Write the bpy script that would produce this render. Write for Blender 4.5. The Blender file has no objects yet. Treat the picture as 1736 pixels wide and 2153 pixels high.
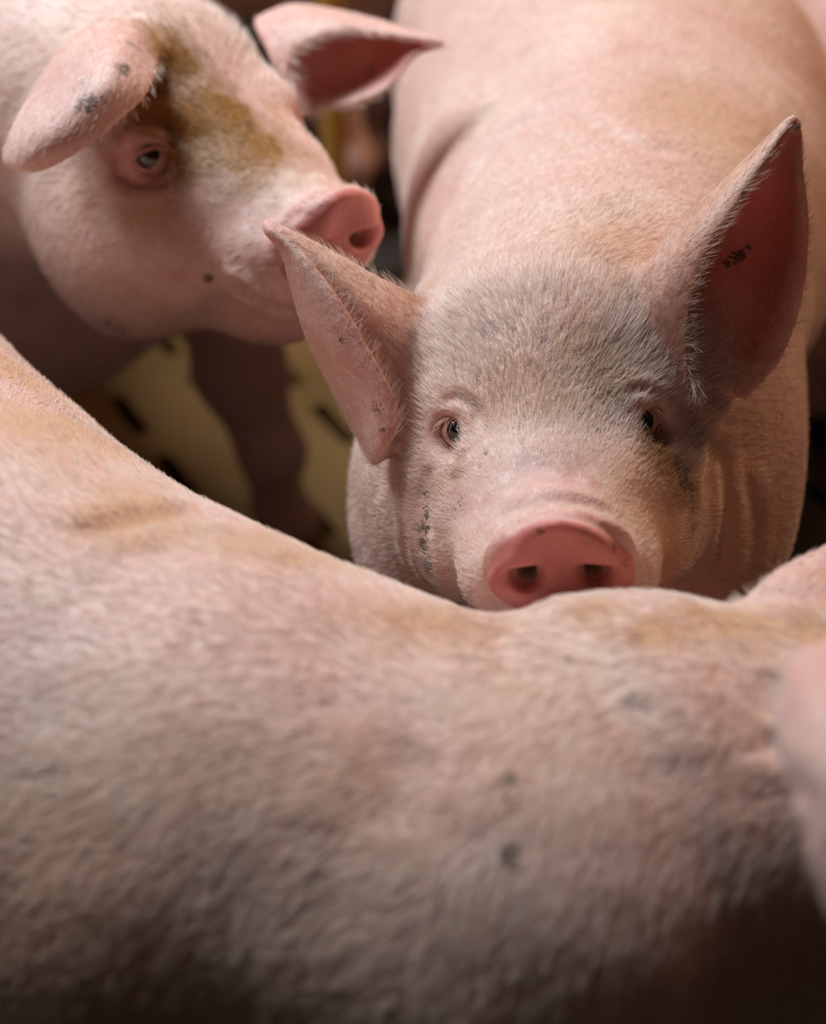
import bpy, math, random
import numpy as np
from mathutils import Vector, Matrix
from mathutils.bvhtree import BVHTree
from mathutils.kdtree import KDTree
import openvdb as vdb

HAIR = 1.0            # density factor of the bristles
random.seed(4); RNG = np.random.default_rng(7)
C = bpy.context.scene.collection
scene = bpy.context.scene

# ------------------------------------------------------------------ camera, light, exposure
CAM = np.array([0.0, 0.0, 1.42]); PITCH = math.radians(38); FPX = 3700.0
cam_d = bpy.data.cameras.new('camera'); cam = bpy.data.objects.new('camera', cam_d); C.objects.link(cam)
cam.location = CAM; cam.rotation_euler = (math.radians(90) - PITCH, 0, 0)
cam_d.sensor_fit = 'VERTICAL'; cam_d.sensor_height = 36; cam_d.lens = FPX / 2153 * 36
cam_d.clip_start = 0.02
cam_d.dof.use_dof = True; cam_d.dof.focus_distance = 1.235; cam_d.dof.aperture_fstop = 2.6
scene.camera = cam
VS = scene.view_settings
VS.view_transform = 'Standard'; VS.look = 'None'; VS.exposure = 0.0; VS.gamma = 1; VS.use_curve_mapping = False
scene.cycles.use_denoising = True
scene.cycles.max_bounces = 5; scene.cycles.adaptive_threshold = 0.03; scene.cycles.transparent_max_bounces = 4
scene.cycles_curves.shape = 'RIBBONS'; scene.cycles_curves.subdivisions = 2

w = bpy.data.worlds.new('barn_air'); scene.world = w; w.use_nodes = True
w.node_tree.nodes['Background'].inputs[0].default_value = (1.0, 0.62, 0.42, 1)
w.node_tree.nodes['Background'].inputs[1].default_value = 0.006

def area(name, loc, target, size, size_y, power, color):
    l = bpy.data.lights.new(name, 'AREA'); l.shape = 'RECTANGLE'; l.size = size; l.size_y = size_y
    l.energy = power; l.color = color
    o = bpy.data.objects.new(name, l); C.objects.link(o); o.location = loc
    o.rotation_euler = (Vector(target) - Vector(loc)).to_track_quat('-Z', 'Y').to_euler()
    return o
area('ceiling_tube_light', (-1.50, 1.90, 2.60), (0.0, 1.1, 0.7), 0.42, 0.36, 25, (0.90, 0.94, 1.0))
area('middle_tube_light', (-0.80, 2.12, 2.70), (0.0, 1.2, 0.7), 0.7, 0.4, 60, (0.88, 0.94, 1.0))
area('right_tube_light', (1.9, 2.62, 2.1), (0.2, 1.3, 0.6), 0.8, 0.5, 32, (1.0, 0.56, 0.32))
area('back_fill_light', (0.05, 3.7, 2.55), (-0.1, 1.8, 0.3), 0.9, 0.3, 5, (1.0, 0.60, 0.28))  # added, unseen source: lifts the floor and rims the pigs from behind

# ------------------------------------------------------------------ picture point -> point in the pen
XA = np.array([1.0, 0, 0]); UA = np.array([0, math.sin(PITCH), math.cos(PITCH)])
VA = np.array([0, math.cos(PITCH), -math.sin(PITCH)])
def ray(px, py): return VA + XA * ((px - 868) / FPX) - UA * ((py - 1076.5) / FPX)
def P(px, py, D): return CAM + D * ray(px, py)
def edge(px, py, D, r, nx, ny):
    """centre of a ball of radius r whose outline passes px,py with picture normal nx,ny (ny up)"""
    n = math.hypot(nx, ny); return P(px, py, D) - r * (XA * nx / n + UA * ny / n)

# ------------------------------------------------------------------ materials
def mat(name):
    m = bpy.data.materials.new(name); m.use_nodes = True
    nt = m.node_tree; return m, nt, nt.nodes['Principled BSDF']
def node(nt, t, **kw):
    n = nt.nodes.new(t)
    for k, v in kw.items():
        if k in n.inputs: n.inputs[k].default_value = v
        else: setattr(n, k, v)
    return n
def mixc(nt, a, b, fac, blend='MIX'):
    n = nt.nodes.new('ShaderNodeMix'); n.data_type = 'RGBA'; n.blend_type = blend
    for s, v in (('A', a), ('B', b)):
        sock = [i for i in n.inputs if i.name == s and i.type == 'RGBA'][0]
        if hasattr(v, 'is_linked') or hasattr(v, 'links'): nt.links.new(v, sock)
        else: sock.default_value = (*v, 1)
    f = n.inputs[0]
    if isinstance(fac, (int, float)): f.default_value = fac
    else: nt.links.new(fac, f)
    return [o for o in n.outputs if o.type == 'RGBA'][0]
def mathn(nt, op, a, b=0.0, clamp=False):
    n = nt.nodes.new('ShaderNodeMath'); n.operation = op; n.use_clamp = clamp
    for i, v in enumerate((a, b)):
        if isinstance(v, (int, float)): n.inputs[i].default_value = v
        else: nt.links.new(v, n.inputs[i])
    return n.outputs[0]
def ramp(nt, fac, lo, hi):
    n = nt.nodes.new('ShaderNodeMapRange'); n.inputs[1].default_value = lo; n.inputs[2].default_value = hi
    n.interpolation_type = 'SMOOTHSTEP'; nt.links.new(fac, n.inputs[0]); return n.outputs[0]

def skin_material(name, base=(0.68, 0.435, 0.375), pale=(0.72, 0.54, 0.455), bump=0.35):
    m, nt, bs = mat(name)
    tc = nt.nodes.new('ShaderNodeTexCoord'); co = tc.outputs['Object']
    def noise(scale, detail=3, rough=.55, src=co):
        n = node(nt, 'ShaderNodeTexNoise', Scale=scale, Detail=detail, Roughness=rough)
        nt.links.new(src, n.inputs['Vector']); return n.outputs['Fac']
    n1, n2, n3, n4 = noise(9), noise(38), noise(170, 4), noise(650, 3)
    c = mixc(nt, base, pale, ramp(nt, n1, .42, .68))
    c = mixc(nt, c, (0.60, 0.30, 0.25), mathn(nt, 'MULTIPLY', ramp(nt, n2, .50, .75), .55))
    c = mixc(nt, c, (0.84, 0.68, 0.60), mathn(nt, 'MULTIPLY', ramp(nt, n3, .46, .72), .60))
    c = mixc(nt, c, (0.42, 0.22, 0.16), mathn(nt, 'MULTIPLY', ramp(nt, n4, .52, .74), .50))
    at = node(nt, 'ShaderNodeAttribute', attribute_name='mask'); sep = nt.nodes.new('ShaderNodeSeparateColor')
    nt.links.new(at.outputs['Color'], sep.inputs[0])
    pink, yel, dirt_shade = sep.outputs[0], sep.outputs[1], sep.outputs[2]
    tan = at.outputs['Alpha']
    c = mixc(nt, c, (0.58, 0.33, 0.17), mathn(nt, 'MULTIPLY', tan, mathn(nt, 'MULTIPLY_ADD', n3, .8), True))
    c = mixc(nt, c, (0.55, 0.17, 0.15), mathn(nt, 'MULTIPLY', pink, .92, True))
    yy = mathn(nt, 'MULTIPLY', yel, mathn(nt, 'ADD', mathn(nt, 'MULTIPLY', n3, 1.3), .3), True)
    c = mixc(nt, c, (0.26, 0.115, 0.018), yy)
    mud = mathn(nt, 'ADD', mathn(nt, 'MULTIPLY', dirt_shade, .95), mathn(nt, 'ADD', mathn(nt, 'MULTIPLY', mathn(nt, 'SUBTRACT', n4, .5), 2.4), mathn(nt, 'MULTIPLY', mathn(nt, 'SUBTRACT', n3, .5), 1.6)))
    c = mixc(nt, c, (0.070, 0.045, 0.030), mathn(nt, 'MULTIPLY', mathn(nt, 'MULTIPLY', ramp(nt, mud, .35, .80), ramp(nt, dirt_shade, .0, .25)), .88))
    # scattered little scabs and flecks of dried mud
    vo = node(nt, 'ShaderNodeTexVoronoi', Scale=62.0); nt.links.new(co, vo.inputs['Vector'])
    sp = mathn(nt, 'SUBTRACT', 1.0, ramp(nt, vo.outputs['Distance'], .02, .10))
    sc_ = nt.nodes.new('ShaderNodeSeparateColor'); nt.links.new(vo.outputs['Color'], sc_.inputs[0])
    sp = mathn(nt, 'MULTIPLY', sp, ramp(nt, sc_.outputs[0], .90, .93))
    c = mixc(nt, c, (0.13, 0.055, 0.035), mathn(nt, 'MULTIPLY', sp, .75))
    nt.links.new(c, bs.inputs['Base Color'])
    bs.inputs['Roughness'].default_value = 0.50
    bs.inputs['Specular IOR Level'].default_value = 0.38
    bs.inputs['Subsurface Weight'].default_value = 0.32
    bs.inputs['Subsurface Radius'].default_value = (1.0, 0.32, 0.18)
    bs.inputs['Subsurface Scale'].default_value = 0.014
    b1 = node(nt, 'ShaderNodeBump', Strength=bump, Distance=0.0012)
    nt.links.new(mathn(nt, 'ADD', n4, mathn(nt, 'MULTIPLY', n3, 1.6)), b1.inputs['Height'])
    b2 = node(nt, 'ShaderNodeBump', Strength=.5, Distance=0.003)
    nt.links.new(n2, b2.inputs['Height']); nt.links.new(b1.outputs[0], b2.inputs['Normal'])
    nt.links.new(b2.outputs[0], bs.inputs['Normal'])
    return m
SKIN = skin_material('pig_skin')
def plain(name, col, rough=.5, spec=.5, **kw):
    m, nt, bs = mat(name); bs.inputs['Base Color'].default_value = (*col, 1)
    bs.inputs['Roughness'].default_value = rough; bs.inputs['Specular IOR Level'].default_value = spec
    n = node(nt, 'ShaderNodeTexNoise', Scale=kw.get('ns', 60.0), Detail=4.0)
    tc = nt.nodes.new('ShaderNodeTexCoord'); nt.links.new(tc.outputs['Object'], n.inputs['Vector'])
    b = node(nt, 'ShaderNodeBump', Strength=kw.get('b', .1), Distance=.002); nt.links.new(n.outputs['Fac'], b.inputs['Height'])
    nt.links.new(b.outputs[0], bs.inputs['Normal']); return m
EYE = plain('eye_dark', (0.012, 0.008, 0.007), .04, .9, b=0)
SCLERA = plain('eye_white', (0.50, 0.30, 0.26), .12, .7, b=0)
HOOF = plain('hoof', (0.16, 0.11, 0.07), .6)
def hair_material(name, col, tip):
    m, nt, bs = mat(name)
    hi = nt.nodes.new('ShaderNodeHairInfo')
    c = mixc(nt, col, tip, hi.outputs['Intercept'])
    c = mixc(nt, c, (0.55, 0.36, 0.22), mathn(nt, 'MULTIPLY', hi.outputs['Random'], .55))
    at = node(nt, 'ShaderNodeAttribute', attribute_name='stain'); sp = nt.nodes.new('ShaderNodeSeparateColor'); nt.links.new(at.outputs['Color'], sp.inputs[0])
    c = mixc(nt, c, (0.62, 0.38, 0.20), mathn(nt, 'MULTIPLY', at.outputs['Alpha'], .6, True))
    c = mixc(nt, c, (0.36, 0.17, 0.03), mathn(nt, 'MULTIPLY', sp.outputs[1], 1.0, True))
    c = mixc(nt, c, (0.10, 0.07, 0.045), mathn(nt, 'MULTIPLY', sp.outputs[2], .8, True))
    nt.links.new(c, bs.inputs['Base Color'])
    bs.inputs['Roughness'].default_value = .30; bs.inputs['Specular IOR Level'].default_value = .8
    return m
BRISTLE = hair_material('bristle', (0.78, 0.60, 0.52), (0.96, 0.86, 0.79))

# ------------------------------------------------------------------ the pen
def mesh_obj(name, verts, faces, m, parent=None, smooth=False):
    me = bpy.data.meshes.new(name); me.from_pydata([tuple(v) for v in verts], [], faces)
    me.materials.append(m)
    if smooth: me.shade_smooth()
    o = bpy.data.objects.new(name, me); C.objects.link(o)
    if parent: o.parent = parent
    return o
def tag(o, label=None, cat=None, group=None, kind=None):
    if label: o['label'] = label
    if cat: o['category'] = cat
    if group: o['group'] = group
    if kind: o['kind'] = kind
    return o
def floor_material():
    m, nt, bs = mat('slatted_floor')
    tc = nt.nodes.new('ShaderNodeTexCoord')
    n = node(nt, 'ShaderNodeTexNoise', Scale=2.2, Detail=5.0); nt.links.new(tc.outputs['Object'], n.inputs['Vector'])
    n2 = node(nt, 'ShaderNodeTexNoise', Scale=40.0, Detail=5.0); nt.links.new(tc.outputs['Object'], n2.inputs['Vector'])
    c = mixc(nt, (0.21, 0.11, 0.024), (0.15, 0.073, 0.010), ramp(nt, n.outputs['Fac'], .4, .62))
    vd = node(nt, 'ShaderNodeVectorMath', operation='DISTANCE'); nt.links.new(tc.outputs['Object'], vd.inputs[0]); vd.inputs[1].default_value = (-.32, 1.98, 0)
    floor_shade = ramp(nt, mathn(nt, 'ADD', vd.outputs['Value'], mathn(nt, 'MULTIPLY', n.outputs['Fac'], .25)), .52, .66)
    c = mixc(nt, c, (0.020, 0.013, 0.009), floor_shade)  # shade between the pigs painted near-black into the floor, outside one spot
    c = mixc(nt, c, (0.12, 0.07, 0.03), mathn(nt, 'MULTIPLY', ramp(nt, n2.outputs['Fac'], .5, .75), .5))
    nt.links.new(c, bs.inputs['Base Color']); bs.inputs['Roughness'].default_value = .7
    b = node(nt, 'ShaderNodeBump', Strength=.3, Distance=.004); nt.links.new(n2.outputs['Fac'], b.inputs['Height'])
    nt.links.new(b.outputs[0], bs.inputs['Normal']); return m
def build_floor():
    a = np.array([.5, -.866]); b = np.array([.866, .5]); o0 = np.array([-.40, 2.04]); LA, LB = .165, .12
    n = 16; th = np.linspace(0, 2 * math.pi, n, endpoint=False)
    half, rr = .042, .013
    slot = [(math.copysign(half, math.cos(t)) + rr * math.cos(t), rr * math.sin(t)) for t in th + 1e-4]
    outer = []
    for t in th + 1e-4:
        c, s = math.cos(t), math.sin(t); k = 1 / max(abs(c), abs(s)); outer.append((c * k * LA / 2, s * k * LB / 2))
    V, F = [], []
    for i in range(-26, 27):
        for j in range(-34, 35):
            cc = o0 + a * (i * LA + (j % 2) * 0) + b * j * LB
            if not (-2.35 < cc[0] < 2.35 and -1.2 < cc[1] < 4.35): continue
            k0 = len(V)
            for (u, v) in outer: q = cc + a * u + b * v; V.append((q[0], q[1], 0))
            for (u, v) in slot: q = cc + a * u + b * v; V.append((q[0], q[1], 0))
            for (u, v) in slot: q = cc + a * u + b * v; V.append((q[0], q[1], -.05))
            for q in range(n):
                r = (q + 1) % n
                F.append((k0 + q, k0 + r, k0 + n + r, k0 + n + q)); F.append((k0 + n + q, k0 + n + r, k0 + 2 * n + r, k0 + 2 * n + q))
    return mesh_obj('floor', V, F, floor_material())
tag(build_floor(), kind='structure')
CONC = plain('dark_concrete', (0.05, 0.035, 0.028), .85, b=.5)
def box(name, lo, hi, m, parent=None):
    x0, y0, z0 = lo; x1, y1, z1 = hi
    V = [(x, y, z) for x in (x0, x1) for y in (y0, y1) for z in (z0, z1)]
    F = [(0, 1, 3, 2), (4, 6, 7, 5), (0, 4, 5, 1), (2, 3, 7, 6), (0, 2, 6, 4), (1, 5, 7, 3)]
    return mesh_obj(name, V, F, m, parent)
for nm, lo, hi in (('wall_back', (-2.6, 4.5, -.4), (2.6, 4.6, 2.8)), ('wall_left', (-2.6, -1.5, -.4), (-2.5, 4.5, 2.8)),
                   ('wall_right', (2.5, -1.5, -.4), (2.6, 4.5, 2.8)), ('wall_front', (-2.6, -1.6, -.4), (2.6, -1.5, 2.8)),
                   ('ceiling', (-2.6, -1.6, 2.8), (2.6, 4.6, 2.9)), ('trim_1', (-2.5, -1.5, -.45), (2.5, 4.5, -.4))):
    tag(box(nm, lo, hi, CONC), kind='structure')
def tube(name, p0, p1, r, m, parent=None, n=20):
    p0, p1 = Vector(p0), Vector(p1); d = (p1 - p0).normalized(); u = d.orthogonal().normalized(); v = d.cross(u)
    V = []; 
    for p in (p0, p1):
        for i in range(n): t = 2 * math.pi * i / n; V.append(p + r * (u * math.cos(t) + v * math.sin(t)))
    F = [(i, (i + 1) % n, n + (i + 1) % n, n + i) for i in range(n)] + [tuple(range(n))[::-1], tuple(range(n, 2 * n))]
    return mesh_obj(name, V, F, m, parent)
POST = plain('yellowed_post', (0.50, 0.27, 0.05), .6, b=.3)

# ------------------------------------------------------------------ signed distance bodies
def unit(v): v = np.asarray(v, float); return v / np.linalg.norm(v)
class Body:
    def __init__(s): s.ops = []
    def cone(s, a, b, r1, r2, k=.02, sub=False):
        a, b = np.asarray(a, float), np.asarray(b, float)
        s.ops.append(('cone', a, b, r1, r2, k, sub, (a + b) / 2, np.linalg.norm(b - a) / 2 + max(r1, r2)))
    def ell(s, c, rad, R=np.eye(3), k=.02, sub=False):
        s.ops.append(('ell', np.asarray(c, float), np.asarray(R, float), np.asarray(rad, float), 0, k, sub, np.asarray(c, float), max(rad)))
    def chain(s, pts, k=.02):
        for (a, ra), (b, rb) in zip(pts[:-1], pts[1:]): s.cone(a, b, ra, rb, k)
    def grid(s, arr, org, vox, k):
        c = org + np.array(arr.shape) * vox / 2
        s.ops.append(('grid', arr, org, vox, 0, k, False, c, np.linalg.norm(np.array(arr.shape)) * vox / 2))
    def __call__(s, p):
        d = np.full(len(p), 9.0, np.float32)
        for op in s.ops:
            k, sub, bc, br = op[5], op[6], op[7], op[8]
            dist = np.sqrt(((p - bc) ** 2).sum(1)) - br
            if sub: m = dist < k + .01
            else:
                m = dist < np.maximum(d, 0) * 0 + .06
                f = ~m; d[f] = np.minimum(d[f], np.maximum(dist[f], .03))
            if not m.any(): continue
            q = p[m]
            if op[0] == 'cone':
                a, b, r1, r2 = op[1:5]; ba = b - a; l2 = ba @ ba
                h = np.clip(((q - a) @ ba) / max(l2, 1e-12), 0, 1)
                e = np.sqrt((((q - a) - h[:, None] * ba) ** 2).sum(1)) - (r1 + (r2 - r1) * h)
            elif op[0] == 'ell':
                c, R, rad = op[1:4]; l = (q - c) @ R           # R columns: local axes
                k0 = np.sqrt(((l / rad) ** 2).sum(1)); k1 = np.sqrt(((l / rad ** 2) ** 2).sum(1)) + 1e-9
                e = k0 * (k0 - 1) / k1
            else:
                arr, org, vox = op[1:4]; g = (q - org) / vox; i = np.floor(g).astype(int); f = g - i
                ok = ((i >= 0) & (i < np.array(arr.shape) - 1)).all(1); i = np.where(ok[:, None], i, 0); e = np.zeros(len(q))
                for dx in (0, 1):
                    for dy in (0, 1):
                        for dz in (0, 1):
                            wgt = (f[:, 0] if dx else 1 - f[:, 0]) * (f[:, 1] if dy else 1 - f[:, 1]) * (f[:, 2] if dz else 1 - f[:, 2])
                            e += wgt * arr[i[:, 0] + dx, i[:, 1] + dy, i[:, 2] + dz]
                e = np.where(ok, e, .06)
            dm = d[m]
            if sub:
                h = np.clip(.5 - .5 * (dm + e) / k, 0, 1); d[m] = dm + (-e - dm) * h + k * h * (1 - h)
            else:
                h = np.clip(.5 + .5 * (e - dm) / k, 0, 1) if k > 0 else (e > dm)
                d[m] = e + (dm - e) * h - k * h * (1 - h)
        return d
def polygonise(body, vox, smooth=1):
    lo = np.min([o[7] - o[8] for o in body.ops if not o[6]], 0) - .02
    hi = np.max([o[7] + o[8] for o in body.ops if not o[6]], 0) + .02
    B = 8; nb = np.ceil((hi - lo) / (vox * B)).astype(int)
    ii = np.stack(np.meshgrid(*[np.arange(n) for n in nb], indexing='ij'), -1).reshape(-1, 3)
    dc = body(lo + (ii * B + (B - 1) / 2) * vox)
    full = np.repeat(np.repeat(np.repeat(np.sign(dc).reshape(nb) * .02, B, 0), B, 1), B, 2).astype(np.float32)
    act = ii[np.abs(dc) < vox * B * 1.15 + .008]
    loc = np.stack(np.meshgrid(*[np.arange(B)] * 3, indexing='ij'), -1).reshape(-1, 3)
    for s0 in range(0, len(act), 1500):
        a = act[s0:s0 + 1500]; g = (a[:, None] * B + loc[None]).reshape(-1, 3)
        full[g[:, 0], g[:, 1], g[:, 2]] = np.clip(body(lo + g * vox), -.02, .02)
    grid = vdb.FloatGrid(.02); grid.copyFromArray(full); del full
    pts, quads = grid.convertToQuads(0.0); del grid
    pts = pts * vox + lo
    E = np.concatenate([quads[:, [0, 1]], quads[:, [1, 2]], quads[:, [2, 3]], quads[:, [3, 0]]])
    for _ in range(smooth):
        acc = np.zeros_like(pts); cnt = np.zeros(len(pts))
        for c in range(3): acc[:, c] = np.bincount(E[:, 0], pts[E[:, 1], c], len(pts)) + np.bincount(E[:, 1], pts[E[:, 0], c], len(pts))
        cnt = np.bincount(E[:, 0], minlength=len(pts)) + np.bincount(E[:, 1], minlength=len(pts))
        pts = pts * .5 + .5 * acc / np.maximum(cnt, 1)[:, None]
    return pts.astype(np.float64), quads
def vnormals(pts, quads):
    fn = np.cross(pts[quads[:, 2]] - pts[quads[:, 0]], pts[quads[:, 3]] - pts[quads[:, 1]])
    N = np.zeros_like(pts)
    for i in range(4):
        for c in range(3): N[:, c] += np.bincount(quads[:, i], fn[:, c], len(pts))
    return N / (np.linalg.norm(N, axis=1, keepdims=True) + 1e-12)
def wob(p, s, seed=0):
    """cheap smooth noise, about -1..1"""
    r = np.random.default_rng(seed); v = np.zeros(len(p))
    for i in range(6):
        k = r.normal(size=3); k /= np.linalg.norm(k); v += np.sin(p @ k * s * (1 + .35 * i) + r.uniform(0, 6.28)) / (1 + .25 * i)
    return v / 2.6

# ------------------------------------------------------------------ ears: lofted sheets given real thickness
def catmull(rows, n):
    rows = np.asarray(rows, float); m = len(rows); out = []
    t = np.linspace(0, m - 1, n)
    for x in t:
        i = min(int(x), m - 2); f = x - i
        p0 = rows[i - 1] if i > 0 else 2 * rows[0] - rows[1]; p1, p2 = rows[i], rows[i + 1]
        p3 = rows[i + 2] if i + 2 < m else 2 * rows[-1] - rows[-2]
        out.append(.5 * ((2 * p1) + (-p0 + p2) * f + (2 * p0 - 5 * p1 + 4 * p2 - p3) * f * f + (-p0 + 3 * p1 - 3 * p2 + p3) * f ** 3))
    return np.array(out)
class Ear:
    def __init__(s, rows, inner, thick=.0065, vox=.002, NU=40, NV=44, pink=1.0):
        """rows: base to tip, each a list of points across; inner: +1/-1 the side of the hollow"""
        g = catmull(np.array([catmull(r, NV) for r in rows]), NU)      # NU x NV x 3
        du = np.gradient(g, axis=0); dv = np.gradient(g, axis=1); n = np.cross(du, dv)
        n /= np.linalg.norm(n, axis=2, keepdims=True) + 1e-9
        u = np.linspace(0, 1, NU)[:, None]; v = np.linspace(0, 1, NV)[None]
        t = thick * .5 * np.sqrt(np.clip(np.minimum(v, 1 - v) / .07 + .12, 0, 1)) * np.sqrt(np.clip((1 - u) / .06 + .15, 0, 1)) * (1.25 - .35 * u)
        A = g + n * t[..., None] * inner; Bk = g - n * t[..., None] * inner
        V = np.concatenate([A.reshape(-1, 3), Bk.reshape(-1, 3)]); o = NU * NV; F = []
        idx = lambda i, j: i * NV + j
        for i in range(NU - 1):
            for j in range(NV - 1):
                F.append((idx(i, j), idx(i, j + 1), idx(i + 1, j + 1), idx(i + 1, j)))
                F.append((o + idx(i, j), o + idx(i + 1, j), o + idx(i + 1, j + 1), o + idx(i, j + 1)))
        rim = [idx(0, j) for j in range(NV)] + [idx(i, NV - 1) for i in range(1, NU)] + [idx(NU - 1, j) for j in range(NV - 2, -1, -1)] + [idx(i, 0) for i in range(NU - 2, 0, -1)]
        for a, b in zip(rim, rim[1:] + rim[:1]): F.append((a, o + a, o + b, b))
        F = np.array(F)
        vol = (V[F[:, 0]] * np.cross(V[F[:, 1]], V[F[:, 2]])).sum() + (V[F[:, 0]] * np.cross(V[F[:, 2]], V[F[:, 3]])).sum()
        if vol < 0: F = F[:, ::-1]
        s.lo = V.min(0) - .03; hw = 11
        tr = vdb.createLinearTransform(vox)
        G = vdb.FloatGrid.createLevelSetFromPolygons(((V - s.lo) / 1.0).astype(np.float32), quads=F.astype(np.uint32), transform=tr, halfWidth=hw)
        dim = np.ceil((V.max(0) + .03 - s.lo) / vox).astype(int); arr = np.full(dim, hw * vox, np.float32); G.copyToArray(arr)
        s.arr, s.vox = arr, vox
        s.g, s.n, s.inner = g, n * inner, inner
        s.uv = np.stack(np.broadcast_arrays(u, v), -1)
        s.tip = unit(g[-1].mean(0) - g[0].mean(0))
        s.du = du; s.dv = dv; s.pink = pink
    def kd(s):
        k = KDTree(s.g.shape[0] * s.g.shape[1]); f = s.g.reshape(-1, 3)
        for i, q in enumerate(f): k.insert(q, i)
        k.balance(); return k
def px_rows(rows): return [[P(*q) for q in r] for r in rows]

# ------------------------------------------------------------------ head (own frame: x to its left/right, y to the nose, z up)
EYEX = .0655
DISC = np.array([0, .158, -.034]); DT = math.radians(-12)     # rostral disc leans back
def head_frame(F, L, o):
    F = unit(F); L = unit(np.asarray(L) - F * np.dot(L, F)); U = np.cross(L, F)
    if U[2] < 0: U = -U
    R = np.stack([L, F, U], 1); return R, np.asarray(o, float)
def add_head(b, H, jowl=1.0, sc=1.0):
    R, o = H; T = lambda x, y, z: o + R @ (np.array([x, y, z]) * sc)
    def ell(c, r, rot=None, k=.02, sub=False):
        M = R if rot is None else R @ rot
        b.ell(T(*c), np.array(r) * sc, M, k, sub)
    def rx(a): c, s = math.cos(a), math.sin(a); return np.array([[1, 0, 0], [0, c, -s], [0, s, c]])
    def rz(a): c, s = math.cos(a), math.sin(a); return np.array([[c, -s, 0], [s, c, 0], [0, 0, 1]])
    ell((0, -.055, -.030), (.086, .105, .090), k=.03)                # cranium
    ell((0, -.085, .028), (.062, .060, .045), k=.04)                 # poll
    ell((0, .0, -.050), (.086, .100, .072), k=.03)                   # face block
    b.cone(T(0, .015, -.050), T(0, .112, -.052), .066 * sc, .050 * sc, .03)      # muzzle
    b.cone(T(0, .01, -.085), T(0, .105, -.088), .052 * sc, .034 * sc, .025)      # lower jaw
    for s in (-1, 1):
        ell((s * .066, .025, -.078), (.034, .062, .048), k=.03)            # side of the face
        ell((s * .060 * jowl, -.045, -.085), (.060, .085, .062), k=.04)   # jowl
        ell((s * .050, -.012, .010), (.026, .034, .016), rz(-s * .4), k=.025)   # brow ridge
        ell((s * .040, .045, -.040), (.026, .060, .030), rz(s * .12), k=.03)   # cheekbone ridge
        ell((s * (EYEX - .006), .006, -.006), (.017, .020, .017), k=.012)      # eye bulge
        ell((s * .042, .112, -.062), (.026, .036, .030), k=.02)           # upper lip
        ell((s * (EYEX + .0085), .028, -.004), (.0145, .0145, .0135), k=.008, sub=True)  # socket
    ell((0, .148, -.034), (.050, .018, .036), rx(DT), k=.012)            # rim pad
    # rostral disc
    dr = rx(DT)
    ell((0, .158, -.044), (.0480, .0105, .028), dr, k=.005)
    ell((0, .160, -.030), (.030, .0100, .034), dr, k=.014)
    for s in (-1, 1):
        ell((s * .0225, .170, -.040), (.0100, .026, .0068), dr, k=.004, sub=True)
        b.cone(T(s * .0235, .170, -.040), T(s * .018, .110, -.050), .0075 * sc, .0045 * sc, .004, sub=True)
        ell((s * .031, .176, -.039), (.013, .012, .006), dr, k=.008, sub=True)
    ell((0, .178, -.030), (.012, .012, .022), dr, k=.02, sub=True)
    # mouth slit
    for s in (-1, 1): b.cone(T(s * .052, .03, -.087), T(s * .040, .125, -.080), .0028 * sc, .0028 * sc, .008, sub=True)
def almond(t, w, h):
    c, s = math.cos(t), math.sin(t); return w * math.copysign(abs(c) ** .9, c), h * s * (1 - .25 * abs(c))
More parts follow.
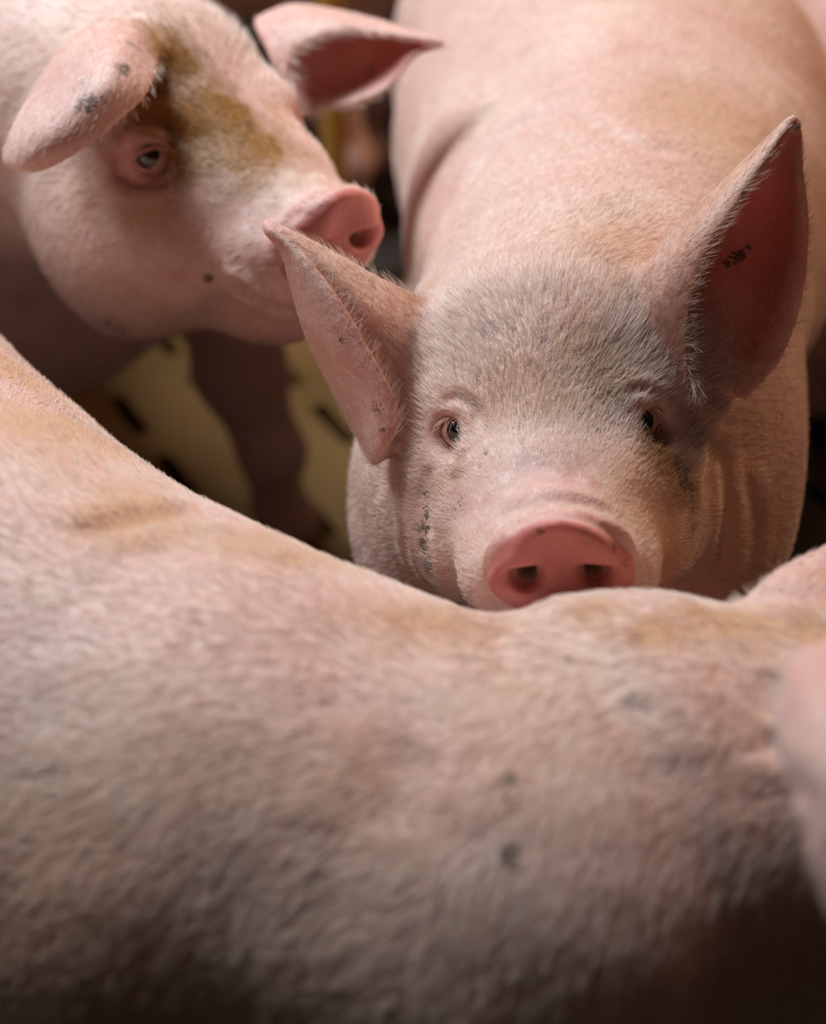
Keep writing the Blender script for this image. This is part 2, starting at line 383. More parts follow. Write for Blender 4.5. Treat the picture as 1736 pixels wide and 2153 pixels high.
def add_eye(name, H, s, parent, look, sc=1.0, irisf=.24, er=.0125, ow=.0116, oh=.0106):
    R, o = H; c0 = np.array([s * (EYEX - .002), .0150, -.006]) * sc; c = o + R @ c0
    out = unit(R @ np.array([s * .62, .74, .10])) if look is None else unit(look - c)
    nrm = unit(R @ np.array([s * .54, .83, .14])); up = unit(R @ np.array([0, -.25, 1.0]) - nrm * (nrm @ (R @ np.array([0, -.25, 1.0]))))
    side = np.cross(up, nrm)
    e = bpy.data.objects.new(name, None)
    # eyeball
    n = 28; V = []; F = []; r = er; cc = c + nrm * .0005
    q1 = unit(np.cross(out, up)); q2 = np.cross(q1, out)
    for i in range(n + 1):
        a = math.pi * i / n
        for j in range(n):
            t = 2 * math.pi * j / n; bul = r * (1.0 + (.07 if a < .6 else 0) * (1 - a / .6))
            V.append(cc + bul * (out * math.cos(a) + math.sin(a) * (q1 * math.cos(t) + q2 * math.sin(t))))
    F = [(i * n + j, (i + 1) * n + j, (i + 1) * n + (j + 1) % n, i * n + (j + 1) % n) for i in range(n) for j in range(n)]
    ob = mesh_obj(name, V, F, EYE, parent, True); ob.data.materials.append(SCLERA)
    for f in ob.data.polygons:
        if f.index // n > n * irisf: f.material_index = 1
    # lids: a rounded ring around the almond opening, hugging the ball
    m, k = 48, 12; V = []; F = []
    for i in range(m):
        t = 2 * math.pi * i / m; x, z = almond(t, ow, oh)
        x2, z2 = almond(t, ow + .0080, oh + .0066)
        inn = cc + side * x + up * z; inn = cc + unit(inn - cc + nrm * math.sqrt(max(1e-8, r * r - x * x - z * z))) * (r + .0004)
        outp = cc + side * x2 + up * z2 - nrm * .004
        for j in range(k):
            f = j / (k - 1)
            lid = math.sin(math.pi * min(1, f * 1.5)) * .0030 * (1.25 if math.sin(t) > 0 else .8)
            fold = .0012 * math.sin(f * 16) * (1 if math.sin(t) > -.2 else .5) * (1 - f)
            V.append(inn * (1 - f) + outp * f + nrm * (lid + fold) + nrm * .003 * math.sin(math.pi * f))
    F = [(i * k + j, ((i + 1) % m) * k + j, ((i + 1) % m) * k + j + 1, i * k + j + 1) for i in range(m) for j in range(k - 1)]
    lid = mesh_obj('eyelid', V, F, SKIN, parent, True)
    paint = lid.data.color_attributes.new('mask', 'FLOAT_COLOR', 'POINT')
    col = np.zeros((len(V), 4), np.float32)
    ff = np.tile(np.arange(k) / (k - 1), m); col[:, 0] = np.clip(.62 - ff * .75, 0, 1)
    paint.data.foreach_set('color', col.ravel())
    # lashes
    pts = []; rad = []
    for q in range(20):
        t = math.radians(RNG.uniform(35, 165)); x, z = almond(t, ow, oh + .0014)
        b0 = cc + unit(side * x + up * z + nrm * .0085) * (r + .0028)
        d = unit(nrm * 1.0 + up * RNG.uniform(-.25, .25) + side * x * 40 * 1.0 + RNG.normal(0, .10, 3))
        Lh = RNG.uniform(.006, .010)
        for f in (0, .35, .7, 1): pts.append(b0 + d * Lh * f - up * Lh * .45 * f * f)
        rad += [.00022, .0002, .00014, .00005]
    hair_object('eyelashes', np.array(pts), np.array(rad), parent, 4)

# ------------------------------------------------------------------ bristles
def hair_object(name, pts, rad, parent, n, m=None):
    hc = bpy.data.hair_curves.new(name); hc.add_curves([n] * (len(pts) // n))
    hc.attributes['position'].data.foreach_set('vector', pts.astype(np.float32).ravel())
    a = hc.attributes.get('radius') or hc.attributes.new('radius', 'FLOAT', 'POINT')
    a.data.foreach_set('value', rad.astype(np.float32))
    hc.materials.append(m or BRISTLE)
    o = bpy.data.objects.new(name, hc); C.objects.link(o); o.parent = parent; o['kind'] = 'stuff'
    return o
def grow(name, pts, quads, N, dens, flow, length, radius, lift, parent, seed=1, mask=None, jit=.25):
    """dens, length, lift: per-vertex arrays (dens in hairs per m2); flow per-vertex direction"""
    rng = np.random.default_rng(seed)
    vis = ((CAM - pts) / np.linalg.norm(CAM - pts, axis=1, keepdims=True) * N).sum(1)
    rel = pts - CAM; d = rel @ VA; u = (rel @ XA) / d * FPX; v = -(rel @ UA) / d * FPX
    ok = (vis > -.45) & (np.abs(u) < 1050) & (np.abs(v) < 1290) & (d > .1)
    dens = np.where(ok, dens, 0)
    A = .5 * np.linalg.norm(np.cross(pts[quads[:, 2]] - pts[quads[:, 0]], pts[quads[:, 3]] - pts[quads[:, 1]]), axis=1)
    lam = A * dens[quads].mean(1) * HAIR
    cnt = rng.poisson(lam); f = np.repeat(np.arange(len(quads)), cnt); n = len(f)
    if n == 0: return None
    a, b = rng.random((2, n)); wq = np.stack([(1 - a) * (1 - b), a * (1 - b), a * b, (1 - a) * b], 1)
    def interp(X): return (X[quads[f]] * (wq if X.ndim == 1 else wq[..., None])).sum(1)
    p0 = interp(pts); nn = interp(N); fl = interp(flow); L = interp(length) * rng.uniform(.55, 1.25, n); lf = interp(lift)
    w1 = np.stack([wob(p0, 45, seed + i) for i in range(3)], 1) * .17 + np.stack([wob(p0, 170, seed + 5 + i) for i in range(3)], 1) * .11
    fl = fl + w1 + rng.normal(0, jit, (n, 3)) * .6
    fl -= nn * (fl * nn).sum(1, keepdims=True); fl /= np.linalg.norm(fl, axis=1, keepdims=True) + 1e-9
    lf = lf * rng.uniform(.5, 1.6, n)
    out = []; k = 4
    for t in (0, .33, .67, 1.0):
        h = lf * (t - .38 * t * t)
        out.append(p0 - nn * .0004 + fl * (L * t)[:, None] + nn * (L * h)[:, None])
    Q = np.stack(out, 1).reshape(-1, 3)
    rad = (radius * rng.uniform(.7, 1.3, n))[:, None] * np.array([1, .9, .65, .18])
    ho = hair_object(name, Q, rad.ravel(), parent, k)
    at = ho.data.attributes.new('stain', 'FLOAT_COLOR', 'CURVE'); at.data.foreach_set('color', interp(mask).astype(np.float32).ravel())
    return ho

# ------------------------------------------------------------------ a whole pig
def pig(name, chain, H, ears, legs, label, vox=.003, kb=.06, extra=None, blobs=(), creases=(), hair=None, headsc=1.0, neck_k=.05, look=None, eyes=True, eyekw=None, basemask=None):
    b = Body()
    b.chain(chain, kb)
    for leg in legs: b.chain(leg, .035)
    if extra: extra(b)
    add_head(b, H, sc=headsc)
    for e in ears: b.grid(e.arr, e.lo, e.vox, .014)
    pts, quads = polygonise(b, vox, 2)
    N = vnormals(pts, quads)
    # orientation check
    if ((pts - pts.mean(0)) * N).sum() < 0: quads = quads[:, ::-1]; N = -N
    R, o = H
    bvh = BVHTree.FromPolygons([tuple(q) for q in pts[:]], [tuple(q) for q in quads.tolist()]) if (blobs or creases) else None
    def hit(px, py):
        d = ray(px, py); h = bvh.ray_cast(Vector(CAM), Vector(unit(d)))
        return np.array(h[0]) if h[0] is not None else None
    # folds of skin
    for poly, wd, dp in creases:
        hp = [hit(*q) for q in poly]; hp = [q for q in hp if q is not None]
        if len(hp) < 2: continue
        hp = catmull(np.array(hp), 24)
        lo, hi = hp.min(0) - 4 * wd, hp.max(0) + 4 * wd
        m = np.where(((pts > lo) & (pts < hi)).all(1))[0]
        if not len(m): continue
        q = pts[m]; best = np.full(len(q), 9.0); tt = np.zeros(len(q))
        for i in range(len(hp) - 1):
            a, c = hp[i], hp[i + 1]; ba = c - a; h = np.clip((q - a) @ ba / (ba @ ba + 1e-12), 0, 1)
            dd = np.linalg.norm(q - a - h[:, None] * ba, axis=1); u = dd < best; best[u] = dd[u]; tt[u] = (i + h[u]) / (len(hp) - 1)
        tap = np.sqrt(np.clip(np.minimum(tt, 1 - tt) * 5, 0, 1))
        pts[m] -= N[m] * (dp * tap * (np.exp(-(best / wd) ** 2) - .45 * np.exp(-((best - 2.0 * wd) / wd) ** 2)))[:, None]
    pts += N * (wob(pts, 60, 3) * .0006 + wob(pts, 22, 4) * .0012)[:, None]
    N = vnormals(pts, quads)
    # colour zones that belong to the skin
    M = np.zeros((len(pts), 4), np.float32)
    hl = ((pts - o) @ R) / headsc
    dl = hl - DISC; c_, s_ = math.cos(DT), math.sin(DT)
    dy = dl[:, 1] * c_ + dl[:, 2] * s_; dz = -dl[:, 1] * s_ + dl[:, 2] * c_
    ring = np.sqrt((dl[:, 0] / .0485) ** 2 + (dz / .037) ** 2)
    nose = np.clip((dy + .0045) / .003, 0, 1) * np.clip((1.15 - ring) / .05, 0, 1)
    M[:, 0] = np.maximum(M[:, 0], nose * .97)
    behind = np.exp(-((dy + .012) / .010) ** 2) * np.clip((1.25 - ring) / .2, 0, 1) * .35
    M[:, 0] = np.maximum(M[:, 0], behind * (dz > -.02))
    for s in (-1, 1):
        ec = np.array([s * (EYEX - .002), .014, -.006]); M[:, 0] = np.maximum(M[:, 0], .45 * np.exp(-(np.linalg.norm(hl - ec, axis=1) / .017) ** 3))
    ear_u = np.zeros(len(pts)); flow_ear = np.zeros_like(pts); inner_m = np.zeros(len(pts)); marg = np.zeros(len(pts))
    for e in ears:
        kd = e.kd(); lo, hi = e.g.reshape(-1, 3).min(0) - .01, e.g.reshape(-1, 3).max(0) + .01
        m = np.where(((pts > lo) & (pts < hi)).all(1))[0]; gf = e.g.reshape(-1, 3); nf = e.n.reshape(-1, 3); uv = e.uv.reshape(-1, 2); df = e.du.reshape(-1, 3); dvf = e.dv.reshape(-1, 3)
        for i in m:
            q, j, dd = kd.find(pts[i])
            if dd > .009: continue
            side = nf[j] @ N[i]
            wgt = min(1, max(0, (.009 - dd) / .003)); ear_u[i] = wgt
            mg = min(uv[j, 1], 1 - uv[j, 1]); marg[i] = max(0, 1 - mg / .08) * wgt
            flow_ear[i] = unit(df[j]) + unit(dvf[j]) * (1.5 if uv[j, 1] > .5 else -1.5) * marg[i]
            if side > .1: inner_m[i] = e.pink * wgt * min(1, mg / .09) * min(1, max(0, (uv[j, 0] - .02) / .1)) * min(1, (1 - uv[j, 0]) / .08)
    M[:, 0] = np.maximum(M[:, 0], inner_m * (.78 + .22 * wob(pts, 60, 9)))
    M[:, 0] = np.maximum(M[:, 0], np.clip(ear_u * .16, 0, 1))
    for (px, py, r, ch, amt) in blobs:
        h = hit(px, py)
        if h is None: continue
        dd = np.linalg.norm(pts - h, axis=1) + (wob(pts, 2.5 / r, 11) * .22 + wob(pts, 7 / r, 12) * .18) * r
        M[:, ch] = np.maximum(M[:, ch], amt * np.clip(1.6 - 1.6 * dd / r, 0, 1))
    if basemask: basemask(pts, N, M, hl)
    me = bpy.data.meshes.new(name)
    me.vertices.add(len(pts)); me.vertices.foreach_set('co', pts.astype(np.float32).ravel())
    nq = len(quads); me.loops.add(nq * 4); me.loops.foreach_set('vertex_index', quads.astype(np.int32).ravel())
    me.polygons.add(nq); me.polygons.foreach_set('loop_start', np.arange(0, nq * 4, 4, dtype=np.int32))
    me.update(calc_edges=True); me.validate(); me.shade_smooth()
    me.materials.append(SKIN)
    ca = me.color_attributes.new('mask', 'FLOAT_COLOR', 'POINT'); ca.data.foreach_set('color', M.ravel())
    ob = bpy.data.objects.new(name, me); C.objects.link(ob); tag(ob, label, 'pig')
    if eyes:
        for s in (-1, 1): add_eye('eye', H, s, ob, look, headsc, **(eyekw or {}))
    if hair:
        # flow: from the nose to the poll, along the neck to the tail
        cp = np.array([c[0] for c in chain]); best = np.full(len(pts), 9.0); fl = np.zeros_like(pts)
        for i in range(len(cp) - 1):
            a, c = cp[i], cp[i + 1]; ba = c - a; h = np.clip((pts - a) @ ba / (ba @ ba), 0, 1); dd = np.linalg.norm(pts - a - h[:, None] * ba, axis=1)
            u = dd < best; best[u] = dd[u]; fl[u] = unit(ba)
        fl[:, 2] -= hair.get('sag', .35)
        headw = np.clip((.17 - np.linalg.norm(hl - np.array([0, .0, -.04]), axis=1)) / .05, 0, 1)
        hf = (R @ np.array([0, -1, .1]))[None] + (R[:, 0])[None] * (hl[:, :1] * 7) + (R[:, 2])[None] * (np.clip(hl[:, 2:3], -.2, 0) * 5)
        fl = fl * (1 - headw)[:, None] + hf * headw[:, None]
        fl = fl * (1 - ear_u)[:, None] + (flow_ear + .0) * ear_u[:, None]
        eyed = np.minimum(np.linalg.norm(hl - np.array([EYEX, .014, -.006]), axis=1), np.linalg.norm(hl - np.array([-EYEX, .014, -.006]), axis=1))
        bare = np.clip(1 - nose * 3, 0, 1) * np.clip((eyed - .021) / .010, 0, 1) * (1 - .95 * np.clip(inner_m * 2, 0, 1))
        snout = np.clip((hl[:, 1] - .05) / .06, 0, 1) * headw
        fore = headw * np.exp(-((hl[:, 1] + .06) / .07) ** 2) * (hl[:, 2] > -.05)
        dens = (hair['body'] * (1 - headw) + headw * hair['head'] * (1 - .55 * snout)) * bare * (1 - .2 * ear_u) + hair['body'] * hair.get('fringe', 1.6) * marg
        length = (hair.get('len', .011) * (1 - headw) + headw * (.009 + .010 * fore - .004 * snout)) * (1 - .25 * ear_u) * (1 + .5 * marg)
        lift = .22 + .35 * fore + .3 * marg
        grow('bristle_coat', pts, quads, N, dens, fl, length, hair.get('rad', .00013), lift, ob, hair.get('seed', 1), M)
    return ob

def leg(top, foot, front=True, r=.055, side=(0, 0, 0), back=(0, 1, 0)):
    """shoulder/hip -> elbow/knee -> wrist/hock -> foot, joints bent the way a pig's are"""
    top = np.asarray(top, float); foot = np.asarray(foot, float); bk = unit(back)
    if front:
        pts = [(top, r * 1.25), (top * .55 + foot * .45 + bk * .02, r * .80), (top * .30 + foot * .70 - bk * .012, r * .56), (top * .10 + foot * .90, r * .46), (foot - bk * .02 + [0, 0, .022], r * .52)]
    else:
        pts = [(top, r * 1.6), (top * .62 + foot * .38 - bk * .05, r * 1.0), (top * .36 + foot * .64 + bk * .05, r * .60), (top * .10 + foot * .90 + bk * .01, r * .45), (foot - bk * .02 + [0, 0, .022], r * .52)]
    return pts
def auto_legs(chest, hip, fwd, half=.11, r=.055):
    fwd = unit([fwd[0], fwd[1], 0]); lat = np.array([-fwd[1], fwd[0], 0]); out = []
    for s in (-1, 1):
        c = np.asarray(chest, float) + lat * s * half; f = np.array([c[0], c[1], 0]) + lat * s * .01; out.append(leg(c, f, True, r, back=-fwd))
        c = np.asarray(hip, float) + lat * s * half; f = np.array([c[0], c[1], 0]) + lat * s * .01 - fwd * .05; out.append(leg(c, f, False, r, back=-fwd))
    return out
def plain_ears(H, droop=0.0, sc=1.0):
    R, o = H; E = []
    for s in (-1, 1):
        def T(x, y, z): return o + R @ (np.array([s * x, y, z]) * sc)
        rows = [[T(.045, -.03, .03), T(.05, -.075, .05), T(.075, -.115, .03), T(.095, -.11, -.02)],
                [T(.075, .005, .04), T(.085, -.06, .085), T(.12, -.11, .06), T(.14, -.09, -.005)],
                [T(.12, .02, .06 - droop), T(.13, -.03, .10 - droop), T(.16, -.07, .08 - droop), T(.175, -.05, .02 - droop)],
                [T(.17, .03, .08 - 2 * droop), T(.175, .01, .10 - 2 * droop), T(.19, -.01, .09 - 2 * droop), T(.195, -.005, .065 - 2 * droop)]]
        E.append(Ear(rows, -s if False else s * -1, vox=.003))
    return E

# ------------------------------------------------------------------ the pigs
def HF(yaw, pitch, roll, o):
    y, p, r = map(math.radians, (yaw, pitch, roll))
    F = np.array([math.sin(y) * math.cos(p), -math.cos(y) * math.cos(p), math.sin(p)])
    L0 = unit(np.cross(F, [0, 0, 1])); U0 = np.cross(L0, F); L = L0 * math.cos(r) + U0 * math.sin(r)
    return np.stack([L, F, np.cross(L, F)], 1), np.asarray(o, float)
def A(*v): return np.array(v, float)
def edgez(px, py, r, nx, ny, zc):
    n = math.hypot(nx, ny); off = r * (XA * nx / n + UA * ny / n); d = ray(px, py)
    D = (zc + off[2] - CAM[2]) / d[2]; return CAM + D * d - off

# ---- the pig that looks into the camera
H1 = HF(-1.6, 8.5, -4.5, (.0963, 1.0299, .7085))
right_ear = Ear(px_rows([
    # trailing margin, hollow, deep hollow, back fold, front fold, leading margin
    [(1568, 846, 1.262), (1505, 800, 1.275), (1440, 680, 1.269), (1345, 600, 1.265), (1350, 690, 1.265), (1448, 822, 1.250)],
    [(1650, 745, 1.248), (1570, 640, 1.276), (1480, 590, 1.276), (1385, 545, 1.265), (1385, 610, 1.235), (1446, 690, 1.228)],
    [(1690, 610, 1.235), (1620, 530, 1.265), (1530, 490, 1.273), (1450, 460, 1.261), (1440, 510, 1.222), (1478, 560, 1.210)],
    [(1700, 480, 1.224), (1650, 430, 1.246), (1590, 400, 1.250), (1530, 380, 1.243), (1520, 410, 1.216), (1548, 440, 1.205)],
    [(1688, 370, 1.216), (1662, 350, 1.228), (1632, 325, 1.231), (1600, 312, 1.224), (1598, 330, 1.209), (1612, 350, 1.205)],
    [(1684, 285, 1.213), (1676, 275, 1.214), (1668, 265, 1.214), (1655, 258, 1.213), (1655, 266, 1.209), (1660, 272, 1.207)],
    [(1681, 248, 1.209), (1679, 247, 1.209), (1677, 246, 1.209), (1675, 246, 1.209), (1675, 248, 1.207), (1676, 249, 1.207)],
]), 1, vox=.0018)
left_ear = Ear(px_rows([
    [(965, 655, 1.31), (930, 790, 1.27), (870, 890, 1.27), (800, 968, 1.275), (800, 955, 1.24), (836, 905, 1.228)],
    [(880, 622, 1.30), (850, 730, 1.265), (800, 830, 1.265), (738, 868, 1.275), (765, 840, 1.238), (832, 840, 1.220)],
    [(785, 577, 1.28), (765, 660, 1.25), (720, 730, 1.255), (665, 735, 1.265), (700, 720, 1.235), (770, 725, 1.220)],
    [(695, 527, 1.26), (690, 580, 1.24), (655, 630, 1.245), (624, 625, 1.25), (650, 605, 1.232), (692, 600, 1.224)],
    [(622, 490, 1.245), (625, 515, 1.235), (612, 535, 1.235), (596, 532, 1.24), (608, 525, 1.232), (628, 528, 1.228)],
    [(575, 468, 1.24), (580, 480, 1.235), (574, 488, 1.235), (564, 490, 1.238), (566, 484, 1.232), (572, 480, 1.232)],
    [(560, 452, 1.25), (563, 458, 1.248), (560, 464, 1.248), (556, 466, 1.248), (556, 462, 1.245), (558, 458, 1.245)],
]), -1, vox=.0018, pink=.35)
def extra1(b):
    b.ell(edge(735, 1060, 1.44, .14, -1, 0), (.14, .17, .19), k=.05)
    b.ell(edge(1676, 980, 1.46, .15, 1, 0), (.15, .18, .21), k=.05)
    b.ell((.13, 1.20, .50), (.15, .14, .16), k=.06)
chain1 = [(A(.10, 1.09, .665), .110), (A(.145, 1.20, .640), .132), (A(.175, 1.33, .61), .155), (A(.20, 1.50, .575), .195),
          (A(.215, 1.72, .57), .220), (A(.205, 1.95, .57), .215), (A(.20, 2.15, .59), .195), (A(.19, 2.25, .60), .15)]
PX1 = [  # picture point on its skin, radius m, channel (0 pink 1 yellow 2 mud, also painted hair shade 3 tan), amount
    (1400, 960, .030, 1, .9), (1430, 1020, .030, 1, .8), (1455, 1090, .014, 1, .5), (1360, 930, .014, 1, .8), (1430, 985, .016, 2, .75), (1440, 1020, .014, 2, .75), (1455, 1060, .014, 2, .65), (1452, 1120, .012, 2, .5),
    (893, 1075, .010, 2, .85), (888, 1110, .010, 2, .85), (892, 1150, .010, 2, .9), (900, 1195, .012, 2, .8), (905, 1230, .012, 2, .7), (896, 1040, .008, 2, .7), (960, 1060, .02, 2, .3), (1022, 953, .0035, 2, 1), (1255, 905, .004, 2, .7),
    (960, 990, .012, 1, .6), (920, 1030, .014, 1, .45), (940, 1000, .012, 2, .3), (1550, 540, .008, 2, 1), (1575, 522, .004, 2, 1), (1530, 555, .004, 2, 1),
    (1380, 720, .018, 2, .16), (1430, 690, .016, 2, .25), (1400, 780, .016, 2, .12), (1030, 700, .010, 2, .42), (1140, 715, .005, 2, .7), (1280, 850, .016, 2, .28), (1260, 820, .02, 3, .6),  # first three marks paint the hair's shade by the right ear base
    (1100, 810, .05, 3, .5), (1250, 760, .04, 3, .4), (820, 840, .02, 2, .25), (815, 920, .010, 0, .8), (805, 905, .003, 2, .8), (720, 715, .004, 2, .7), (790, 860, .004, 2, .8),
    (1400, 1150, .05, 3, .8), (1350, 1050, .05, 3, .6), (1550, 1000, .08, 3, .7), (1600, 1150, .07, 3, .7), (1500, 250, .09, 3, .55), (1560, 420, .08, 3, .6), (1300, 520, .06, 3, .5),
    (1300, 430, .025, 2, .22), (800, 580, .022, 3, .5), (760, 560, .02, 3, .4), (850, 620, .02, 3, .4), (885, 620, .03, 3, .5), (1135, 1118, .004, 2, .9), (1290, 1150, .005, 2, .8), (1310, 1180, .006, 2, .5), (1240, 1130, .010, 1, .35),
    (1170, 1030, .030, 0, .22), (950, 800, .03, 1, .22), (1030, 830, .02, 1, .2), (1300, 790, .035, 1, .28), (1150, 830, .03, 1, .18), (1130, 1112, .0025, 2, .8), (1672, 268, .006, 2, .7), (1080, 690, .004, 2, .6), (1320, 905, .003, 2, .8), (1385, 900, .004, 2, .8)]
CR1 = [([(1180, 225), (1090, 262), (1030, 310), (985, 380), (930, 470)], .012, .004), ([(1200, 250), (1320, 300), (1420, 330)], .010, .003),
       ([(860, 960), (850, 1040), (852, 1120), (870, 1200)], .006, .005), ([(905, 980), (895, 1060), (905, 1130)], .006, .0025),
       ([(1505, 900), (1520, 1000), (1525, 1100), (1510, 1200)], .008, .0025), ([(1455, 850), (1490, 940), (1480, 1060)], .007, .003), ([(1560, 1000), (1590, 1100), (1570, 1200)], .008, .002),
       ([(930, 850), (960, 835), (1000, 860), (1010, 900)], .004, .002), ([(1310, 830), (1350, 815), (1395, 840)], .004, .002), ([(940, 950), (965, 965), (1000, 940)], .004, .0015),
       ([(1060, 1120), (1110, 1090), (1200, 1085), (1280, 1115), (1320, 1160)], .005, .003), ([(1040, 1090), (1110, 1060), (1200, 1055), (1290, 1085)], .005, .0018),
       ([(1080, 1000), (1150, 985), (1230, 1010)], .012, .002)]
pig('pig', chain1, H1, [right_ear, left_ear], auto_legs((.15, 1.42, .50), (.20, 2.10, .52), (0, -1, 0)),
    'pink pig facing the camera with erect right ear and dark speckled cheeks', vox=.0024, extra=extra1, blobs=PX1, creases=CR1,
    hair=dict(body=150000, head=420000, len=.011, fringe=.7, rad=.00010, seed=1), look=CAM)

# ---- the pig at the upper left, three quarter view
H2 = HF(41.5, 1.3, 6.1, (-.1722, 1.3832, .7556))
near_ear = Ear(px_rows([
    [(120, 120, 1.50), (190, 60, 1.47), (270, 45, 1.47), (345, 90, 1.50)],
    [(85, 165, 1.44), (170, 110, 1.405), (260, 85, 1.40), (338, 125, 1.43)],
    [(50, 220, 1.41), (140, 190, 1.37), (230, 170, 1.36), (318, 190, 1.385)],
    [(20, 280, 1.39), (90, 270, 1.355), (170, 255, 1.35), (262, 252, 1.365)],
    [(6, 325, 1.39), (50, 325, 1.36), (110, 315, 1.35), (195, 305, 1.36)],
    [(10, 350, 1.39), (35, 362, 1.37), (65, 368, 1.365), (100, 358, 1.37)],
]), -1, vox=.0025)
far_ear = Ear(px_rows([
    [(600, 238, 1.62), (590, 190, 1.66), (570, 120, 1.67), (540, 50, 1.66), (545, 75, 1.60), (600, 190, 1.575)],
    [(680, 228, 1.60), (670, 170, 1.645), (640, 90, 1.655), (610, 22, 1.64), (600, 45, 1.60), (625, 110, 1.575)],
    [(770, 212, 1.58), (750, 150, 1.62), (720, 90, 1.63), (700, 28, 1.62), (690, 40, 1.59), (705, 70, 1.57)],
    [(835, 170, 1.57), (820, 130, 1.59), (805, 90, 1.60), (790, 50, 1.60), (785, 55, 1.58), (792, 75, 1.565)],
    [(875, 118, 1.56), (870, 105, 1.57), (868, 90, 1.575), (865, 72, 1.575), (863, 75, 1.56), (866, 84, 1.555)],
    [(935, 100, 1.55), (936, 96, 1.55), (936, 92, 1.55), (935, 86, 1.55), (934, 88, 1.545), (934, 92, 1.545)],
]), 1, vox=.0025)
chain2 = [(A(-.245, 1.465, .725), .110), (A(-.33, 1.56, .69), .145), (A(-.43, 1.70, .63), .19), (A(-.54, 1.84, .59), .21),
          (A(-.70, 2.04, .57), .225), (A(-.86, 2.24, .57), .215), (A(-.96, 2.36, .60), .17)]
legs2 = auto_legs((-.42, 1.70, .48), (-.86, 2.24, .5), (.65, -.75, 0))
def extra2(b):
    T2 = lambda x, y, z: H2[1] + H2[0] @ (np.array([x, y, z]) * 1.07)
    b.ell(T2(0, .055, -.118), (.050, .085, .042), H2[0], k=.035)
    for s in (-1, 1): b.ell(T2(s * .050, -.045, -.125), (.062, .090, .062), H2[0], k=.04)
    b.ell((-.42, 1.72, .50), (.20, .22, .20), k=.06)
    b.ell((-.66, 2.0, .48), (.22, .28, .20), k=.06)
legs2[2] = leg((-.22, 1.74, .46), (-.165, 1.78, 0), True, .062, back=(-.65, .75, 0))
PX2 = [(380, 220, .06, 1, 1.2), (440, 250, .055, 1, 1.2), (500, 300, .055, 1, 1.1), (350, 150, .05, 1, 1.1), (540, 340, .045, 1, .9), (300, 240, .045, 1, .8), (410, 320, .04, 1, .9), (590, 300, .03, 1, .6), (560, 300, .02, 1, .5),
       (345, 390, .008, 2, .8), (350, 360, .006, 2, .6), (520, 265, .010, 2, .5), (180, 215, .012, 2, .85), (260, 145, .010, 2, .8), (170, 180, .014, 2, .4), (285, 95, .010, 2, .6), (290, 180, .010, 2, .4), (300, 80, .010, 2, .5), (285, 330, .03, 0, .5), (240, 350, .03, 0, .3),
       (440, 585, .007, 2, .8), (240, 690, .03, 2, .55), (300, 715, .03, 2, .55), (380, 700, .03, 3, .6), (540, 630, .008, 2, .6), (590, 250, .02, 3, .6), (640, 330, .03, 1, .35), (200, 400, .03, 3, .6), (320, 440, .03, 3, .6),
       (780, 150, .010, 2, .6), (760, 130, .006, 2, .6), (680, 430, .010, 2, .35), (60, 640, .03, 2, .3), (610, 545, .015, 0, .6)]
CR2 = [([(470, 590), (520, 615), (570, 640), (620, 665)], .006, .010), ([(230, 280), (280, 250), (350, 260), (390, 310)], .008, .004), ([(240, 360), (290, 385), (350, 380)], .006, .003),
       ([(640, 440), (600, 470), (590, 540)], .006, .003)]
pig('pig', chain2, H2, [near_ear, far_ear], legs2, 'pink pig at upper left with yellow-brown stained brow and folded near ear',
    vox=.003, blobs=PX2, creases=CR2, extra=extra2, headsc=1.07, eyekw=dict(er=.0155, ow=.0150, oh=.0088), look=CAM + A(-.9, 0, .2), hair=dict(body=40000, head=90000, len=.013, rad=.00016, seed=3))

# ---- the pig across the foreground
H3 = HF(80, -14, 0, (.405, .655, .665))
ear_near = Ear(px_rows([
    [(1655, 1395, 0.870), (1710, 1360, 0.870), (1790, 1355, 0.870), (1870, 1400, 0.880)],
    [(1646, 1480, 0.830), (1710, 1460, 0.800), (1800, 1455, 0.800), (1890, 1490, 0.830)],
    [(1650, 1590, 0.800), (1730, 1580, 0.765), (1820, 1580, 0.765), (1905, 1600, 0.800)],
    [(1680, 1730, 0.780), (1755, 1730, 0.750), (1830, 1730, 0.750), (1900, 1730, 0.780)],
    [(1722, 1860, 0.770), (1780, 1860, 0.745), (1835, 1860, 0.745), (1880, 1860, 0.765)],
    [(1775, 1960, 0.760), (1800, 1970, 0.755), (1825, 1970, 0.755), (1845, 1960, 0.760)],
]), -1, vox=.0022)
ear_far = Ear(px_rows([
    [(1568, 1290, 1.06), (1640, 1310, 1.04), (1720, 1330, 1.03), (1800, 1345, 1.03)],
    [(1580, 1245, 1.07), (1660, 1245, 1.05), (1740, 1255, 1.05), (1830, 1270, 1.06)],
    [(1640, 1195, 1.08), (1700, 1195, 1.07), (1770, 1200, 1.07), (1840, 1210, 1.08)],
    [(1730, 1150, 1.09), (1760, 1150, 1.085), (1800, 1150, 1.085), (1845, 1155, 1.09)],
    [(1800, 1120, 1.10), (1815, 1118, 1.10), (1830, 1118, 1.10), (1845, 1120, 1.10)],
]), 1, vox=.0022)
c0 = edgez(0, 730, .19, .77, .63, .58); c1 = edgez(300, 988, .20, .55, .83, .58); c2 = edgez(700, 1192, .192, .36, .93, .575)
c3 = edgez(1040, 1326, .174, 0, 1, .58); c4 = edgez(1340, 1244, .158, 0, 1, .60); c5 = edgez(1620, 1290, .122, 0, 1, .625)
chain3 = [(A(.33, .67, .655), .115), (c5, .122), (c4, .158), (c3, .174), (c2, .192), (c1, .20), (c0, .19), (c0 + A(-.12, .13, .01), .17)]
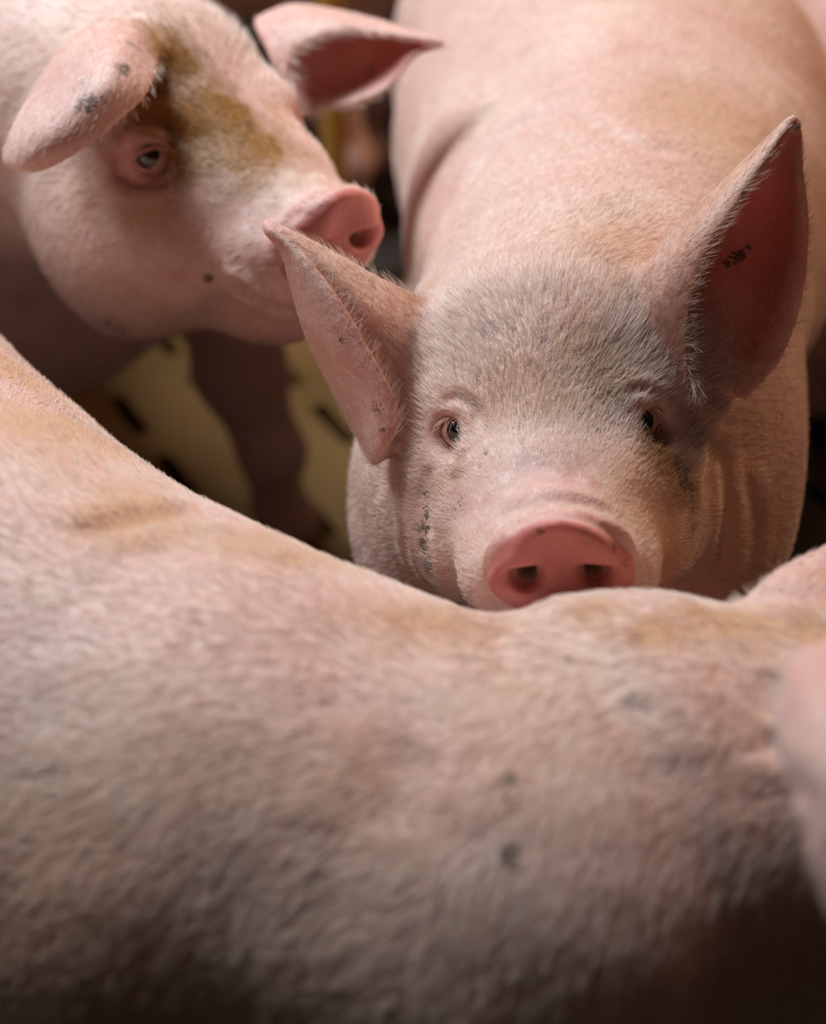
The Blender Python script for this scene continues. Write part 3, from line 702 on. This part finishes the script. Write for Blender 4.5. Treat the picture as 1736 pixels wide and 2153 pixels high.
PX3 = [(1072, 1640, .007, 2, .9), (1070, 1680, .004, 2, .7), (1075, 1790, .008, 2, 1), (1073, 1815, .006, 2, 1), (680, 1840, .005, 2, .8), (1195, 1388, .004, 2, .9), (1340, 1480, .012, 2, .55), (370, 1475, .004, 2, .6),
       (50, 1632, .0035, 2, .8), (70, 1627, .004, 2, .9), (90, 1623, .004, 2, .9), (112, 1619, .004, 2, .8), (135, 1616, .0035, 2, .7), (165, 1610, .003, 2, .6), (200, 1603, .003, 2, .6), (1380, 1330, .03, 3, .9), (1550, 1310, .04, 3, .9), (1700, 1320, .03, 3, .9), (1250, 1290, .03, 3, .7), (600, 1160, .06, 3, .8), (900, 1290, .06, 3, .8),
       (300, 1080, .06, 3, .8), (100, 900, .07, 3, .8), (30, 780, .06, 3, .8), (320, 1160, .016, 2, .28), (170, 1210, .012, 2, .35), (230, 1130, .012, 2, .3), (90, 1170, .012, 2, .3), (460, 1120, .02, 2, .28), (410, 1310, .01, 2, .4), (1730, 1320, .02, 2, .3),
       (1640, 1240, .004, 2, .6), (1700, 1215, .004, 2, .5), (1600, 1250, .003, 2, .6), (1100, 1500, .05, 3, .25), (300, 1700, .10, 3, .4), (700, 1750, .10, 3, .3), (900, 1600, .05, 0, .18), (150, 1900, .1, 3, .5)]
CR3 = [([(150, 1130), (250, 1105), (350, 1085), (450, 1085)], .010, .004), ([(1640, 1410), (1632, 1480), (1640, 1560), (1665, 1650), (1700, 1780)], .008, .003), ([(1610, 1410), (1600, 1500), (1620, 1600)], .02, .003),
       ([(880, 1560), (840, 1650), (830, 1750)], .02, .003)]
def extra3(b):
    b.ell(c5 + A(.02, .03, -.13), (.12, .085, .15), k=.05)
    b.ell(c4 + A(0, .03, -.10), (.12, .09, .16), k=.05)
pig('pig', chain3, H3, [ear_near, ear_far], auto_legs(c4 + A(-.02, -.01, -.12), c0 + A(-.02, .05, -.1), (1, -.25, 0), half=.09),
    'large pink pig crossing the foreground, its long back and flank filling the lower frame', vox=.003, kb=.015, extra=extra3, blobs=PX3, creases=CR3,
    hair=dict(body=150000, head=60000, len=.012, rad=.00012, sag=.9, seed=5))

# ---- pigs further back, mostly out of sight
def far_pig(head_at, yaw, chest, hip, label, seed):
    H = HF(yaw, -8, 0, head_at); cc, hh = np.asarray(chest, float), np.asarray(hip, float); f = unit(cc - hh)
    o = H[1]; nk = o - H[0][:, 1] * .09 - H[0][:, 2] * .03
    ch = [(nk, .11), ((nk + cc) / 2 + A(0, 0, .02), .15), (cc, .195), ((cc + hh) / 2 - A(0, 0, .01), .215), (hh, .205), (hh - f * .14 + A(0, 0, .02), .16)]
    return pig('pig', ch, H, plain_ears(H), auto_legs(cc - A(0, 0, .1), hh - A(0, 0, .08), f), label, vox=.006)
far_pig((.70, 3.10, .56), 170, (.70, 2.78, .49), (.68, 2.08, .48), 'pig at the far upper right corner, only its shaded flank showing', 11)
far_pig((.22, 2.74, .58), 95, (-.10, 2.68, .54), (-.72, 2.74, .54), 'warm brown pig standing behind the upper left ear', 12)
p = tube('pen_post', P(703, 300, 2.6) * A(1, 1, 0), P(703, 300, 2.6) * A(1, 1, 0) + A(0, 0, 1.1), .018, POST); tag(p, 'yellowish upright pen post in the dark between the two pigs', 'post')
